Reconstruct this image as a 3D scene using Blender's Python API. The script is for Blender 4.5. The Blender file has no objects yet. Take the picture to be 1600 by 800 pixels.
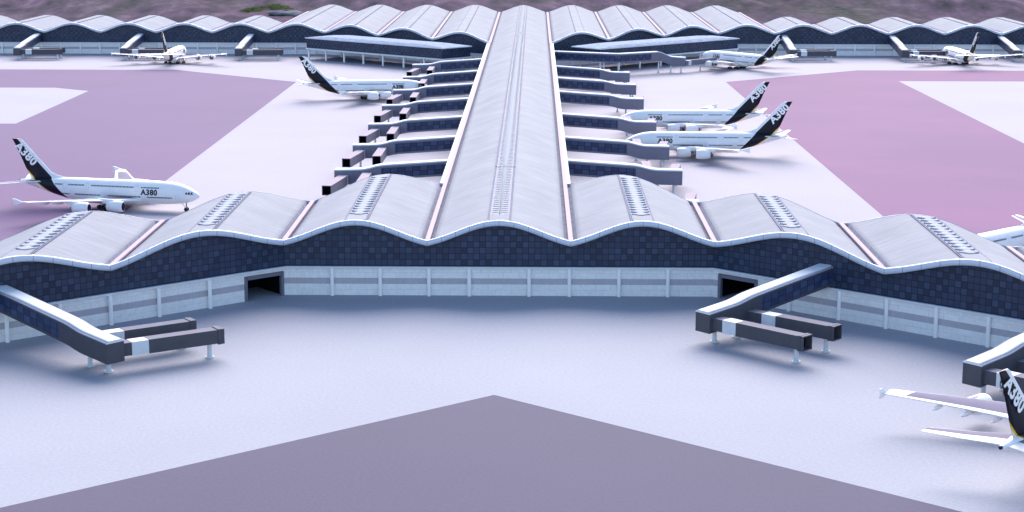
import bpy, math, random
from mathutils import Vector, Matrix
R = math.radians
random.seed(4)
scene = bpy.context.scene
COL = scene.collection

# ------------------------------------------------------------------ helpers
class MB:
    """collects verts / faces (+ material slot, + uv in metres) and links them as ONE mesh"""
    def __init__(s): s.v=[]; s.f=[]; s.m=[]; s.uv=[]; s.sm=[]
    def face(s, pts, mat=0, uv=None, smooth=False):
        n=len(s.v); s.v+= [tuple(p) for p in pts]; s.f.append(list(range(n,n+len(pts))))
        s.m.append(mat); s.uv.append(uv or [(p[0],p[1]) for p in pts]); s.sm.append(smooth)
    def grid(s, rows, mat=0, uvf=None, smooth=True, closed=False, cap=False, capmat=None):
        n=len(s.v); nc=len(rows[0])
        for r in rows: s.v += [tuple(p) for p in r]
        for i in range(len(rows)-1):
            for j in range(nc if closed else nc-1):
                k=(j+1)%nc
                s.f.append([n+i*nc+j, n+i*nc+k, n+(i+1)*nc+k, n+(i+1)*nc+j])
                s.m.append(mat(i,j) if callable(mat) else mat); s.sm.append(smooth)
                if uvf: s.uv.append([uvf(i,j),uvf(i,j+1),uvf(i+1,j+1),uvf(i+1,j)])
                else: s.uv.append([(j,i),(j+1,i),(j+1,i+1),(j,i+1)])
        if cap:
            for r,fl in ((rows[0],True),(rows[-1],False)):
                pts=list(r)
                if fl: pts=pts[::-1]
                s.face(pts, capmat if capmat is not None else (0 if callable(mat) else mat))
    def box(s, c, d, mat=0, ang=0.0, top=None):
        """centre c, full sizes d, rotation about z"""
        x,y,z=d[0]/2,d[1]/2,d[2]/2; ca,sa=math.cos(ang),math.sin(ang)
        P=[]
        for (a,b,e) in ((-x,-y,-z),(x,-y,-z),(x,y,-z),(-x,y,-z),(-x,-y,z),(x,-y,z),(x,y,z),(-x,y,z)):
            P.append((c[0]+a*ca-b*sa, c[1]+a*sa+b*ca, c[2]+e))
        for q in ((0,3,2,1),(4,5,6,7),(0,1,5,4),(1,2,6,5),(2,3,7,6),(3,0,4,7)):
            s.face([P[i] for i in q], (top if (top is not None and q==(4,5,6,7)) else mat))
    def tube(s, p0, p1, r0, r1=None, n=12, mat=0, cap=True):
        r1=r0 if r1 is None else r1
        a=Vector(p0); b=Vector(p1); d=(b-a).normalized()
        u=d.cross(Vector((0,0,1)))
        if u.length<1e-3: u=Vector((1,0,0))
        u.normalize(); w=d.cross(u)
        rows=[]
        for c,r in ((a,r0),(b,r1)):
            rows.append([c+(u*math.cos(t)+w*math.sin(t))*r for t in [2*math.pi*k/n for k in range(n)]])
        s.grid(rows,mat,closed=True,cap=cap)
    def build(s, name, mats, parent=None, loc=(0,0,0)):
        me=bpy.data.meshes.new(name); me.from_pydata(s.v,[],s.f)
        if not isinstance(mats,(list,tuple)): mats=[mats]
        for m in mats: me.materials.append(m)
        me.polygons.foreach_set('material_index',s.m)
        me.polygons.foreach_set('use_smooth',s.sm)
        uvl=me.uv_layers.new(name='UVMap'); k=0
        flat=[]
        for u in s.uv:
            for a in u: flat+= [a[0],a[1]]
        uvl.data.foreach_set('uv',flat)
        me.update()
        o=bpy.data.objects.new(name,me); COL.objects.link(o); o.location=loc
        if parent: o.parent=parent
        return o

def empty(name, loc=(0,0,0), rz=0):
    o=bpy.data.objects.new(name,None); COL.objects.link(o); o.location=loc; o.rotation_euler=(0,0,rz); o.empty_display_size=2
    return o
def tag(o,label=None,cat=None,group=None,kind=None):
    if label: o['label']=label
    if cat: o['category']=cat
    if group: o['group']=group
    if kind: o['kind']=kind
    return o
def children(o): return [c for c in list(bpy.data.objects) if c.parent==o]
def copy_tree(o, parent=None, kids=None):
    c=o.copy(); COL.objects.link(c)
    if parent: c.parent=parent
    for ch in children(o): copy_tree(ch,c)
    return c

# ------------------------------------------------------------------ materials
def newmat(name):
    m=bpy.data.materials.new(name); m.use_nodes=True; nt=m.node_tree
    b=nt.nodes['Principled BSDF']; return m,nt,b
def N(nt,t,**k):
    n=nt.nodes.new(t)
    for a,b in k.items(): setattr(n,a,b)
    return n
def mth(nt,op,a,b=None,c=None):
    n=N(nt,'ShaderNodeMath',operation=op)
    for i,x in enumerate((a,b,c)):
        if x is None: continue
        if isinstance(x,(int,float)): n.inputs[i].default_value=x
        else: nt.links.new(x,n.inputs[i])
    return n.outputs[0]
def mixc(nt,f,a,b):
    n=N(nt,'ShaderNodeMix',data_type='RGBA')
    if isinstance(f,(int,float)): n.inputs[0].default_value=f
    else: nt.links.new(f,n.inputs[0])
    for i,x in ((6,a),(7,b)):
        if isinstance(x,tuple): n.inputs[i].default_value=(*x,1) if len(x)==3 else x
        else: nt.links.new(x,n.inputs[i])
    return n.outputs[2]
def noise(nt,vec,scale,detail=4,rough=.55):
    n=N(nt,'ShaderNodeTexNoise'); n.inputs['Scale'].default_value=scale; n.inputs['Detail'].default_value=detail; n.inputs['Roughness'].default_value=rough
    if vec is not None: nt.links.new(vec,n.inputs['Vector'])
    return n
def ramp(nt,f,stops):
    n=N(nt,'ShaderNodeValToRGB'); cr=n.color_ramp
    while len(cr.elements)<len(stops): cr.elements.new(.5)
    for e,(p,c) in zip(cr.elements,stops): e.position=p; e.color=(*c,1)
    nt.links.new(f,n.inputs[0]); return n.outputs[0]
def scaled(nt,src,sc):
    n=N(nt,'ShaderNodeMapping'); n.inputs['Scale'].default_value=sc; nt.links.new(src,n.inputs[0]); return n.outputs[0]
def bump(nt,b,h,dist,strength=1.0):
    n=N(nt,'ShaderNodeBump'); n.inputs['Distance'].default_value=dist; n.inputs['Strength'].default_value=strength
    nt.links.new(h,n.inputs['Height']); nt.links.new(n.outputs[0],b.inputs['Normal'])

def paint(name,col,rough=.5,var=.08,scale=.6,spec=.5,metal=0,coat=0):
    m,nt,b=newmat(name); tc=N(nt,'ShaderNodeTexCoord').outputs['Object']
    n=noise(nt,tc,scale,6,.6).outputs[0]
    g=ramp(nt,n,[(.3,tuple(max(0,c*(1-var)) for c in col)),(.7,tuple(min(1,c*(1+var)) for c in col))])
    nt.links.new(g,b.inputs['Base Color']); b.inputs['Roughness'].default_value=rough; b.inputs['Specular IOR Level'].default_value=spec
    b.inputs['Metallic'].default_value=metal; b.inputs['Coat Weight'].default_value=coat
    return m

def mat_apron(name,col,col2,fine=.11,front=None):
    m,nt,b=newmat(name); tc=N(nt,'ShaderNodeTexCoord').outputs['Object']
    n1=noise(nt,tc,.012,4,.55).outputs[0]; n2=noise(nt,tc,1.3,3,.7).outputs[0]
    g=ramp(nt,n1,[(.32,col),(.68,col2)])
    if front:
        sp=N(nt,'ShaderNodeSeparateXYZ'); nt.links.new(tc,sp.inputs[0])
        f=mth(nt,'DIVIDE',mth(nt,'SUBTRACT',110,sp.outputs[1]),130); cl=N(nt,'ShaderNodeClamp'); nt.links.new(f,cl.inputs[0])  # blue ground shade painted into the colour, growing toward the front
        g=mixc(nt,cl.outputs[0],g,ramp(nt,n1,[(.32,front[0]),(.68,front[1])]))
    v=mth(nt,'MULTIPLY_ADD',n2,fine*4,1-fine*2)
    mx=N(nt,'ShaderNodeMix',data_type='RGBA',blend_type='MULTIPLY'); mx.inputs[0].default_value=1
    nt.links.new(g,mx.inputs[6]); cc=N(nt,'ShaderNodeCombineColor')
    for i in range(3): nt.links.new(v,cc.inputs[i])
    nt.links.new(cc.outputs[0],mx.inputs[7])
    nt.links.new(mx.outputs[2],b.inputs['Base Color']); b.inputs['Roughness'].default_value=.85; b.inputs['Specular IOR Level'].default_value=.25
    bump(nt,b,n2,.05,.5)
    return m

def mat_glass(name='curtain_glass', pitch=1.72, base=(.015,.024,.055), light=(.040,.058,.115), line=(.004,.007,.018)):
    m,nt,b=newmat(name); uv=N(nt,'ShaderNodeUVMap').outputs[0]
    sp=N(nt,'ShaderNodeSeparateXYZ'); nt.links.new(uv,sp.inputs[0])
    u=mth(nt,'DIVIDE',sp.outputs[0],pitch); v=mth(nt,'DIVIDE',sp.outputs[1],pitch)
    fu,fv=mth(nt,'FLOOR',u),mth(nt,'FLOOR',v)
    cb=N(nt,'ShaderNodeCombineXYZ'); nt.links.new(fu,cb.inputs[0]); nt.links.new(fv,cb.inputs[1])
    wn=N(nt,'ShaderNodeTexWhiteNoise',noise_dimensions='2D'); nt.links.new(cb.outputs[0],wn.inputs['Vector'])
    # checker-ish weave: alternate + random
    par=mth(nt,'MODULO',mth(nt,'ADD',mth(nt,'ABSOLUTE',fu),mth(nt,'ABSOLUTE',fv)),2)
    t=mth(nt,'MULTIPLY_ADD',par,.38,mth(nt,'MULTIPLY',wn.outputs[0],.62))
    nz=noise(nt,scaled(nt,uv,(1.2,5,1)),1.0,4,.7).outputs[0]
    t=mth(nt,'MULTIPLY',t,mth(nt,'MULTIPLY_ADD',nz,.9,.5))
    c=ramp(nt,t,[(.15,base),(.85,light)])
    du=mth(nt,'ABSOLUTE',mth(nt,'SUBTRACT',mth(nt,'FRACT',u),.5)); dv=mth(nt,'ABSOLUTE',mth(nt,'SUBTRACT',mth(nt,'FRACT',v),.5))
    e=mth(nt,'GREATER_THAN',mth(nt,'MAXIMUM',du,dv),.455)
    c=mixc(nt,e,c,line); nt.links.new(c,b.inputs['Base Color'])
    b.inputs['Roughness'].default_value=.38; b.inputs['Specular IOR Level'].default_value=.35
    hh=mth(nt,'SUBTRACT',1,e); bump(nt,b,hh,.04,.6)
    return m

def mat_roof(name,col):
    m,nt,b=newmat(name); uv=N(nt,'ShaderNodeUVMap').outputs[0]
    n1=noise(nt,scaled(nt,uv,(.06,1.4,1)),1.0,6,.75).outputs[0]
    n2=noise(nt,scaled(nt,uv,(.5,.5,1)),.12,4,.6).outputs[0]
    t=mth(nt,'MULTIPLY_ADD',n1,.75,mth(nt,'MULTIPLY',n2,.35))
    c=ramp(nt,t,[(.36,tuple(x*.72 for x in col)),(.70,tuple(min(1,x*1.14) for x in col))])
    sp=N(nt,'ShaderNodeSeparateXYZ'); nt.links.new(uv,sp.inputs[0])
    fr=mth(nt,'FRACT',mth(nt,'DIVIDE',sp.outputs[1],2.4)); seam=mth(nt,'LESS_THAN',fr,.05)
    c=mixc(nt,mth(nt,'MULTIPLY',seam,.42),c,tuple(x*.55 for x in col))
    nt.links.new(c,b.inputs['Base Color']); b.inputs['Roughness'].default_value=.8; b.inputs['Specular IOR Level'].default_value=.12
    bump(nt,b,n1,.06,.5)
    return m

def mat_fascia(name,col):
    m,nt,b=newmat(name); uv=N(nt,'ShaderNodeUVMap').outputs[0]
    sp=N(nt,'ShaderNodeSeparateXYZ'); nt.links.new(uv,sp.inputs[0])
    fr=mth(nt,'FRACT',mth(nt,'DIVIDE',sp.outputs[0],4.0)); seam=mth(nt,'LESS_THAN',fr,.035)
    n1=noise(nt,uv,.5,5,.6).outputs[0]
    c=ramp(nt,n1,[(.3,tuple(x*.9 for x in col)),(.7,col)])
    c=mixc(nt,mth(nt,'MULTIPLY',seam,.7),c,(.12,.12,.2))
    nt.links.new(c,b.inputs['Base Color']); b.inputs['Roughness'].default_value=.35
    return m

def mat_wall(name):
    m,nt,b=newmat(name); uv=N(nt,'ShaderNodeUVMap').outputs[0]
    sp=N(nt,'ShaderNodeSeparateXYZ'); nt.links.new(uv,sp.inputs[0]); z=sp.outputs[1]
    br=N(nt,'ShaderNodeTexBrick'); nt.links.new(uv,br.inputs['Vector'])
    for k,v in (('Scale',1.0),('Mortar Size',.05),('Brick Width',4.3),('Row Height',1.64),('Bias',0.0)): br.inputs[k].default_value=v
    br.inputs['Color1'].default_value=(.90,.84,.80,1); br.inputs['Color2'].default_value=(.95,.89,.85,1); br.inputs['Mortar'].default_value=(.70,.69,.72,1)
    band=mth(nt,'MULTIPLY',mth(nt,'GREATER_THAN',z,3.28),mth(nt,'LESS_THAN',z,4.92))
    dark=N(nt,'ShaderNodeMix',data_type='RGBA',blend_type='MULTIPLY'); dark.inputs[0].default_value=1
    nt.links.new(br.outputs[0],dark.inputs[6]); dark.inputs[7].default_value=(.56,.53,.58,1)
    c=mixc(nt,band,br.outputs[0],dark.outputs[2])
    n=noise(nt,uv,.9,6,.75).outputs[0]
    mx=N(nt,'ShaderNodeMix',data_type='RGBA',blend_type='MULTIPLY'); mx.inputs[0].default_value=.6
    nt.links.new(c,mx.inputs[6]); nt.links.new(ramp(nt,n,[(.3,(.72,.72,.76)),(.65,(1,1,1))]),mx.inputs[7])
    nt.links.new(mx.outputs[2],b.inputs['Base Color']); b.inputs['Roughness'].default_value=.75
    return m

def mat_plane():
    """white airliner paint with the dark diagonal tail band and its thin yellow rear edge (plane's own x/z)"""
    m,nt,b=newmat('airliner_livery'); tc=N(nt,'ShaderNodeTexCoord').outputs['Object']
    sp=N(nt,'ShaderNodeSeparateXYZ'); nt.links.new(tc,sp.inputs[0]); x,z=sp.outputs[0],sp.outputs[2]
    xf=mth(nt,'MULTIPLY_ADD',z,-.97,-47.4)
    dz=mth(nt,'SUBTRACT',z,10)
    l1=mth(nt,'MULTIPLY_ADD',dz,-.95,-64.6); l2=mth(nt,'MULTIPLY_ADD',dz,-1.45,-64.6)
    xr=mth(nt,'MAXIMUM',l1,l2)
    band=mth(nt,'MULTIPLY',mth(nt,'LESS_THAN',x,xf),mth(nt,'GREATER_THAN',x,xr))
    yel=mth(nt,'MULTIPLY',mth(nt,'GREATER_THAN',x,mth(nt,'SUBTRACT',xr,.6)),mth(nt,'LESS_THAN',x,xr))
    n=noise(nt,tc,.5,5,.6).outputs[0]
    w=ramp(nt,n,[(.3,(.88,.84,.83)),(.7,(.93,.89,.87))])
    c=mixc(nt,yel,w,(.85,.50,.01)); c=mixc(nt,band,c,(.006,.006,.016))
    nt.links.new(c,b.inputs['Base Color']); b.inputs['Roughness'].default_value=.42; b.inputs['Specular IOR Level'].default_value=.25
    return m

def mat_heath():
    m,nt,b=newmat('heather_hillside'); tc=N(nt,'ShaderNodeTexCoord').outputs['Object']
    v=scaled(nt,tc,(1,.35,1))
    a=noise(nt,v,.045,5,.62); c2=noise(nt,v,.011,3,.5); c3=noise(nt,tc,.12,4,.6)
    c=ramp(nt,a.outputs[0],[(.28,(.055,.050,.055)),(.46,(.11,.085,.105)),(.56,(.15,.105,.135)),(.72,(.22,.17,.20))])
    g=ramp(nt,c3.outputs[0],[(.35,(.045,.05,.04)),(.65,(.12,.125,.10))])
    f=ramp(nt,c2.outputs[0],[(.45,(0,0,0)),(.64,(.7,.7,.7))])
    c=mixc(nt,f,c,g)
    nt.links.new(c,b.inputs['Base Color']); b.inputs['Roughness'].default_value=1; b.inputs['Specular IOR Level'].default_value=0
    return m

M={}
M['apron']=mat_apron('pale_apron_concrete',(.335,.312,.352),(.365,.335,.375),front=((.300,.302,.345),(.330,.332,.375)))  # front tones carry the blue shade before the terminal in their colour
M['taxi']=mat_apron('mauve_taxiway_paint',(.124,.072,.158),(.144,.077,.174))
M['taxir']=mat_apron('mauve_taxiway_pink_light',(.158,.068,.160),(.195,.078,.180))  # same mauve with the pinker light of the right side put into its colour
M['lane']=mat_apron('grey_violet_taxiway',(.074,.063,.108),(.082,.068,.116))
M['heath']=mat_heath()
M['roof']=mat_roof('metal_roof',(.290,.300,.335))
M['trough']=paint('roof_trough_shade',(.21,.22,.28),.9,.2,.4,.1)  # darker than the roof: valley shade put into the colour
M['fascia']=mat_fascia('rounded_fascia',(.60,.63,.72))
M['gutter']=paint('pink_valley_flashing',(.50,.38,.43),.8,.04,.6,.1)
M['white']=paint('white_paint',(.66,.67,.69),.7,.05,.6,.15)
M['glass']=mat_glass()
M['wall']=mat_wall('panelled_base_wall')
M['col']=paint('column_paint',(.95,.90,.87),.6,.03,.6,.2)
M['skyglass']=paint('skylight_glass',(.15,.175,.25),.6,.15,.6,.1)
M['curb']=paint('skylight_curb',(.20,.20,.27),.9,.25,.8,.1)
M['lens']=paint('skylight_lens',(.40,.41,.44),.8,.03,.6,.1)
M['ridge']=paint('skylight_ridge',(.33,.35,.40),.85,.05,.6,.1)
M['grey']=paint('dark_grey_cladding',(.060,.057,.074),.6,.10)
M['pgrey']=paint('mid_grey_cladding',(.165,.155,.205),.6,.08)
M['ledge']=paint('grey_roof_ledge',(.27,.28,.36),.8,.06,.6,.15)
M['tuntop']=paint('tunnel_roof',(.20,.19,.225),.85,.06,.6,.1)
M['pinktop']=paint('pink_tunnel_roof',(.40,.32,.36),.85,.05,.6,.1)
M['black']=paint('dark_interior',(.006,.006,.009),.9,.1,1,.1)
M['hall']=paint('hall_roof_metal',(.22,.28,.40),.8,.3,.25,.1)
M['frame']=paint('door_frame_grey',(.15,.145,.19),.6,.06)
M['livery']=mat_plane()
M['pwhite']=paint('airliner_white',(.91,.87,.85),.45,.03,.5,.25)
M['wgrey']=paint('wing_box_grey',(.17,.15,.22),.7,.06,.3,.1)
M['navy']=paint('navy_marking',(.006,.007,.02),.4,.05)
M['text']=paint('white_lettering',(.94,.90,.88),.4,.02)
M['winglass']=paint('airliner_windows',(.010,.012,.04),.4,.1,1,.2)
M['seam']=paint('door_outline',(.62,.64,.72),.5,.03)
M['tyre']=paint('tyre_rubber',(.012,.012,.014),.8,.1)
M['strut']=paint('gear_metal',(.30,.30,.34),.4,.1,metal=.4)
M['fan']=paint('engine_interior',(.03,.03,.045),.4,.2,1,metal=.5)
M['exh']=paint('exhaust_metal',(.16,.15,.17),.4,.1,1,metal=.7)

# ------------------------------------------------------------------ camera
f,pitch,yaw,roll=2750.0,.200712,-.0128676,.0016217
fw=Vector((math.sin(yaw)*math.cos(pitch),math.cos(yaw)*math.cos(pitch),-math.sin(pitch)))
rt=Vector((math.cos(yaw),-math.sin(yaw),0)); up=rt.cross(fw)
r2=rt*math.cos(roll)+up*math.sin(roll); u2=up*math.cos(roll)-rt*math.sin(roll)
cd=bpy.data.cameras.new('camera'); cam=bpy.data.objects.new('camera',cd); COL.objects.link(cam)
mw=Matrix((( r2.x,u2.x,-fw.x,9.8047),(r2.y,u2.y,-fw.y,-480.726),(r2.z,u2.z,-fw.z,109.623),(0,0,0,1)))
cam.matrix_world=mw; cd.sensor_width=36; cd.lens=36*f/1600; cd.clip_start=1; cd.clip_end=30000
scene.camera=cam

# ------------------------------------------------------------------ ground
def sheet(name,polys,z,mat,zb=None):
    mb=MB()
    for p in polys: mb.face([(x,y,z) for x,y in p])
    o=mb.build(name,mat); tag(o,kind='structure'); return o
sheet('ground',[[(-9000,-3000),(9000,-3000),(9000,12000),(-9000,12000)]],-.02,M['heath'])
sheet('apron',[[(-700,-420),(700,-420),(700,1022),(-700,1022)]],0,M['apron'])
sheet('front_taxiway',[[(.9,-98.8),(-372,-420),(372,-420)]],.004,M['lane'])
def sheet_hole(name,sgn,pts):
    mb=MB()
    for q in pts:
        q=[(sgn*x,y,.004) for x,y in q]
        if sgn<0: q=q[::-1]
        mb.face(q)
    tag(mb.build(name,M['taxi' if sgn<0 else 'taxir']),kind='structure')
# left one (x given positive, mirrored), right one
L_=dict(i=136,t=(135,585),a=(223,659),inn=250,t1=548,b1=381)
sheet_hole('left_taxiway',-1,[[(136,100),(247,20),(246.5,381),(248,531)][:0] or [(136,100),(246.5,7),(246.5,381),(248,531),(135,585)],
   [(246.5,7),(650,-330),(650,381),(246.5,381)], [(135,585),(248,531),(272,548),(223,659)], [(223,659),(272,548),(650,548),(650,659)]])
sheet_hole('right_taxiway',1,[[(133,100),(233.5,12),(233.5,321),(232.5,600),(126,592.5)],
   [(233.5,12),(650,-330),(650,321),(233.5,321)], [(126,592.5),(232.5,600),(219.7,669)], [(219.7,669),(232.5,600),(650,602),(650,672)]])

# hillside of heather behind the airport
def hz(x,y):
    t=max(0,y-1050); r=t*.055+ (t/1000)**2*60
    r+= 5*math.sin(x*.011+1.3)*min(1,t/150)+3.5*math.sin(x*.023+y*.013)*min(1,t/120)+2*math.sin(x*.057+y*.031+2)*min(1,t/80)
    return r-.2 if t>0 else -.4
rows=[]; mb=MB()
for j in range(90):
    y=1026+j*22 if j<70 else 1026+70*22+(j-70)*150
    rows.append([(x,y,hz(x,y)) for x in range(-2400,2401,24)])
mb.grid(rows); tag(mb.build('heather_hillside',M['heath']),kind='structure')


def bush(x,y,r,h,mat,label):
    rnd=random.Random(int(x*7+y)); mb=MB()
    e=empty('heath_bush',(x,y,hz(x,y)-.3)); tag(e,label,'bush')
    for i in range(2600):
        a=rnd.uniform(0,6.283); q=math.sqrt(rnd.random()); k=.75+.25*math.sin(a*3+x)+.12*math.sin(a*7)
        px,py=r*q*k*math.cos(a),r*q*k*math.sin(a)*.8; top=h*(1-q*q)*(.7+.3*math.sin(px*.5)*math.cos(py*.6))
        pz=top*rnd.random()**.4; u=Vector((rnd.gauss(0,1),rnd.gauss(0,1),rnd.gauss(0,1))).normalized(); v=u.orthogonal().normalized(); s_=rnd.uniform(.35,.8)
        c=Vector((px,py,pz)); mb.face([c-u*s_,c+v*s_*.5,c+u*s_,c-v*s_*.5])
    mb.build('foliage',mat,e)
    mb=MB()
    for i in range(5): mb.tube((0,0,-.3),(r*.3*math.cos(i*1.3),r*.3*math.sin(i*1.3),h*.6),.18,.06,6)
    mb.build('stems',M['tyre'],e)
def boulder(x,y,sx,sy,sz,label):
    rnd=random.Random(int(x+y)); ph=[rnd.uniform(0,6) for _ in range(6)]
    rows=[]
    for i in range(13):
        t=math.pi*i/12; row=[]
        for j in range(20):
            a=2*math.pi*j/20; k=1+.14*math.sin(2*a+ph[0]+t)+.10*math.sin(5*a+ph[1])*math.sin(3*t+ph[2])
            row.append((sx*k*math.sin(t)*math.cos(a),sy*k*math.sin(t)*math.sin(a),sz*k*math.cos(t)))
        rows.append(row[::-1])
    mb=MB(); mb.grid(rows,0,closed=True); o=mb.build('boulder',M['rock'],None,(x,y,hz(x,y)+sz*.25)); tag(o,label,'rock'); return o
M['rock']=paint('pale_rock',(.15,.15,.165),.95,.3,.12,.1)
M['gorse']=paint('yellow_green_leaves',(.20,.21,.06),.9,.4,.12,.1)
M['shrub']=paint('dull_green_leaves',(.09,.10,.06),.9,.4,.12,.1)
bush(-241,1226,24,5,M['gorse'],'wide yellow-green bush on the hillside above the left far concourse')
bush(-262,1212,14,4,M['gorse'],'small yellow-green bush left of the wide one on the hillside')
boulder(-222,1172,17,12,3,'pale grey rock below the yellow-green bush on the hillside')
boulder(-200,1140,13,9,3,'smaller pale rock at the edge of the inner roofs, on the hillside')

# ------------------------------------------------------------------ terminal shapes
HV=15.35; HC=5.75
def prof(t):   # t in 0..1 across one vault
    s=math.sin(math.pi*t); return HC*(.48*s+.52*s*s)
XS=[-20,-18.3,-18.1]+[-18+36*i/26 for i in range(27)][1:-1]+[18.1,18.3,20]
def zroof(u,hv):    # u = distance from vault axis
    t=(u+20)/40
    z=hv+.45+prof(t)
    if abs(u)>18.2: z=hv-.15  # recess shaped in beside the valley to deepen its shade
    return z
def vault(name,parent,k,yf,yb,hv=HV,fascia=True,tubes=True,sky='lens',gut=(True,True),gy=None,mats=None,back_fascia=True):
    """one vault; yf/yb functions of x"""
    th=.6; mb=MB()
    top=[];bot=[]
    NY=6
    for j in range(NY+1):
        s=j/NY; rt_=[];rb=[]
        for u in XS:
            x=k+u; y=yf(x)+(yb(x)-yf(x))*s; z=zroof(u,hv)
            rt_.append((x,y,z)); rb.append((x,y,hv-.55+prof((u+20)/40)))
        top.append(rt_); bot.append(rb[::-1])
    nX=len(XS)
    def uvf(i,j): 
        p=top[min(i,NY)][min(j,nX-1)]; return (p[0],p[1])
    def mt(i,j): return 1 if (j<2 or j>=nX-3) else 0
    mb.grid(top,mt,uvf,smooth=True); mb.grid(bot,1,smooth=True)
    for side in (0,-1):   # close ends front / back
        a=top[side]; b=bot[side][::-1]
        mb.grid([a,b] if side==0 else [b,a],1,smooth=False)
    o=mb.build(name,[M['roof'],M['trough']],parent)
    if fascia:
        r=.85; n=12; rows=[]; L=0; Ls=[]; prev=None
        us=[-20+40*i/40 for i in range(41)]
        for u in us:
            x=k+u; c=Vector((x,yf(x)+.1,hv+prof((u+20)/40)))
            if prev is not None: L+=(c-prev).length
            prev=c; Ls.append(L)
            rows.append([(x,c.y-r*math.cos(a),c.z+r*math.sin(a)) for a in [2*math.pi*q/n for q in range(n)]])
        tot=Ls[-1]; Ls=[l/tot*40+.07 for l in Ls]
        m2=MB(); m2.grid(rows,0,lambda i,j:(Ls[min(i,40)],j*.3),closed=True,cap=True)
        m2.build('roof_fascia',M['fascia'],o)
    if back_fascia:
        m2=MB(); rows=[]
        for u in XS:
            x=k+u; z=hv+prof((u+20)/40)
            rows.append([(x,yb(x)+.02,z-.7),(x,yb(x)+.02,z+.55),(x,yb(x)+.5,z+.5),(x,yb(x)+.5,z-.7)])
        m2.grid(rows,0,closed=True,smooth=False); m2.build('rear_fascia',M['fascia'],o)
    # skylight strip
    if sky:
        y0=yf(k)+1.2; y1=yb(k)-1.0
        yb_=min(yb(k-3),yb(k+3))-.6
        m3=MB(); zc=hv+.45+HC
        def zz(u): return zroof(u,hv)
        # curbs
        for sgn in (-1,1):
            a,b_=sgn*2.75,sgn*3.25
            ya=yf(k+a)+1.4; ye=yb(k+a)-.6
            for (q0,q1,mt_) in ((a,b_,1),):
                lo=min(q0,q1);hi=max(q0,q1)
                zt=zz(q0)+.22
                P=[(k+lo,ya,zt),(k+hi,ya,zt),(k+hi,ye,zt),(k+lo,ye,zt)]
                m3.face(P,1); 
                m3.face([(k+lo,ya,zt-.6),(k+hi,ya,zt-.6),(k+hi,ya,zt),(k+lo,ya,zt)],1)
                m3.face([(k+lo,ye,zt-.6),(k+lo,ya,zt-.6),(k+lo,ya,zt),(k+lo,ye,zt)],1)
                m3.face([(k+hi,ya,zt-.6),(k+hi,ye,zt-.6),(k+hi,ye,zt),(k+hi,ya,zt)],1)
        # flat cover at front, glass behind
        zt=zc+.10
        cov=8.5
        fa,fb=yf(k-2.75)+1.4,yf(k+2.75)+1.4
        ga,gb=yb(k-2.75)-.6,yb(k+2.75)-.6
        m3.face([(k-2.75,fa,zt+.02),(k+2.75,fb,zt+.02),(k+2.75,fb+cov,zt+.12),(k-2.75,fa+cov,zt+.12)],2)
        m3.face([(k-2.75,fa+cov,zt),(k+2.75,fb+cov,zt),(k+2.75,gb,zt),(k-2.75,ga,zt)],0 if sky!='plain' else 2)
        m3.face([(k-2.75,fa+cov,zt),(k-2.75,fa+cov,zt+.12),(k+2.75,fb+cov,zt+.12),(k+2.75,fb+cov,zt)],1)
        sk=m3.build('skylight',[M['skyglass'],M['curb'],M['roof']],o)
        if sky=='lens':
            m4=MB(); pitch_=4.1; slope=(yf(k+2.75)-yf(k-2.75))/5.5
            y=max(fa,fb)+cov+1.0; yl=min(ga,gb)-1.2
            y=fa+cov+1.2 if slope==0 else min(fa,fb)+cov+3.2
            while y<min(ga,gb)-.8:
                w=2.6; d=1.9; h=.50; b0=.32
                for (x0,x1) in ((-w,w),):
                    c=(k,y,zt+h); P=[(k-w,y,zt+b0),(k-w*.22,y-d,zt+b0),(k+w*.22,y-d,zt+b0),(k+w,y,zt+b0),(k+w*.22,y+d,zt+b0),(k-w*.22,y+d,zt+b0)]
                    for q in range(6):
                        a_,c_=P[q],P[(q+1)%6]; m4.face([(a_[0],a_[1],zt),(c_[0],c_[1],zt),c_,a_])
                    T=[(k-w*.5,y,zt+h),(k+w*.5,y,zt+h)]
                    m4.face([P[1],P[2],T[1],T[0]]); m4.face([P[4],P[5],T[0],T[1]])
                    m4.face([P[0],P[1],T[0]]); m4.face([P[5],P[0],T[0]]); m4.face([P[2],P[3],T[1]]); m4.face([P[3],P[4],T[1]])
                y+=pitch_
            m4.build('skylight_rib',M['lens'],sk)
        elif sky=='pair':
            m4=MB(); y=yf(k)+cov+2.2; ye=yb(k)-1
            ctr=lambda y: min(.95,.10+.006*(y-10))
            while y<ye:
                for sgn in (-1,1):
                    xi=k+sgn*(ctr(y)+.05); xo=k+sgn*2.6; d=.95; h=.38
                    xm=xo-sgn*.35*abs(xo-xi)
                    P=[(xo,y,zt+.12),(xi,y-1.35,zt+.12),(xi,y+1.35,zt+.12),(xi,y,zt+.24)]
                    if sgn>0: m4.face([P[0],P[3],P[1]]); m4.face([P[0],P[2],P[3]])
                    else: m4.face([P[0],P[1],P[3]]); m4.face([P[0],P[3],P[2]])
                y+=3.4
            yy=[yf(k)+cov+1.6,60,100,140,300,ye]
            yy=[v for v in yy if yf(k)+cov<v<=ye+.01]
            if len(yy)<2: yy=[yf(k)+1,ye]
            r_=[[(k-ctr(v),v,zt+.03),(k,v,zt+.42),(k+ctr(v),v,zt+.03)] for v in yy]
            m4.grid(r_,1,smooth=False)
            m4.build('skylight_rib',[M['lens'],M['ridge']],sk)
    return o
def gutter(parent,x,y0,y1,hv=HV,w=.65):
    mb=MB(); z=hv+.55
    mb.box((x,(y0+y1)/2,z),(2*w,y1-y0,.5)); return mb.build('valley_gutter',M['gutter'],parent)

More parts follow.
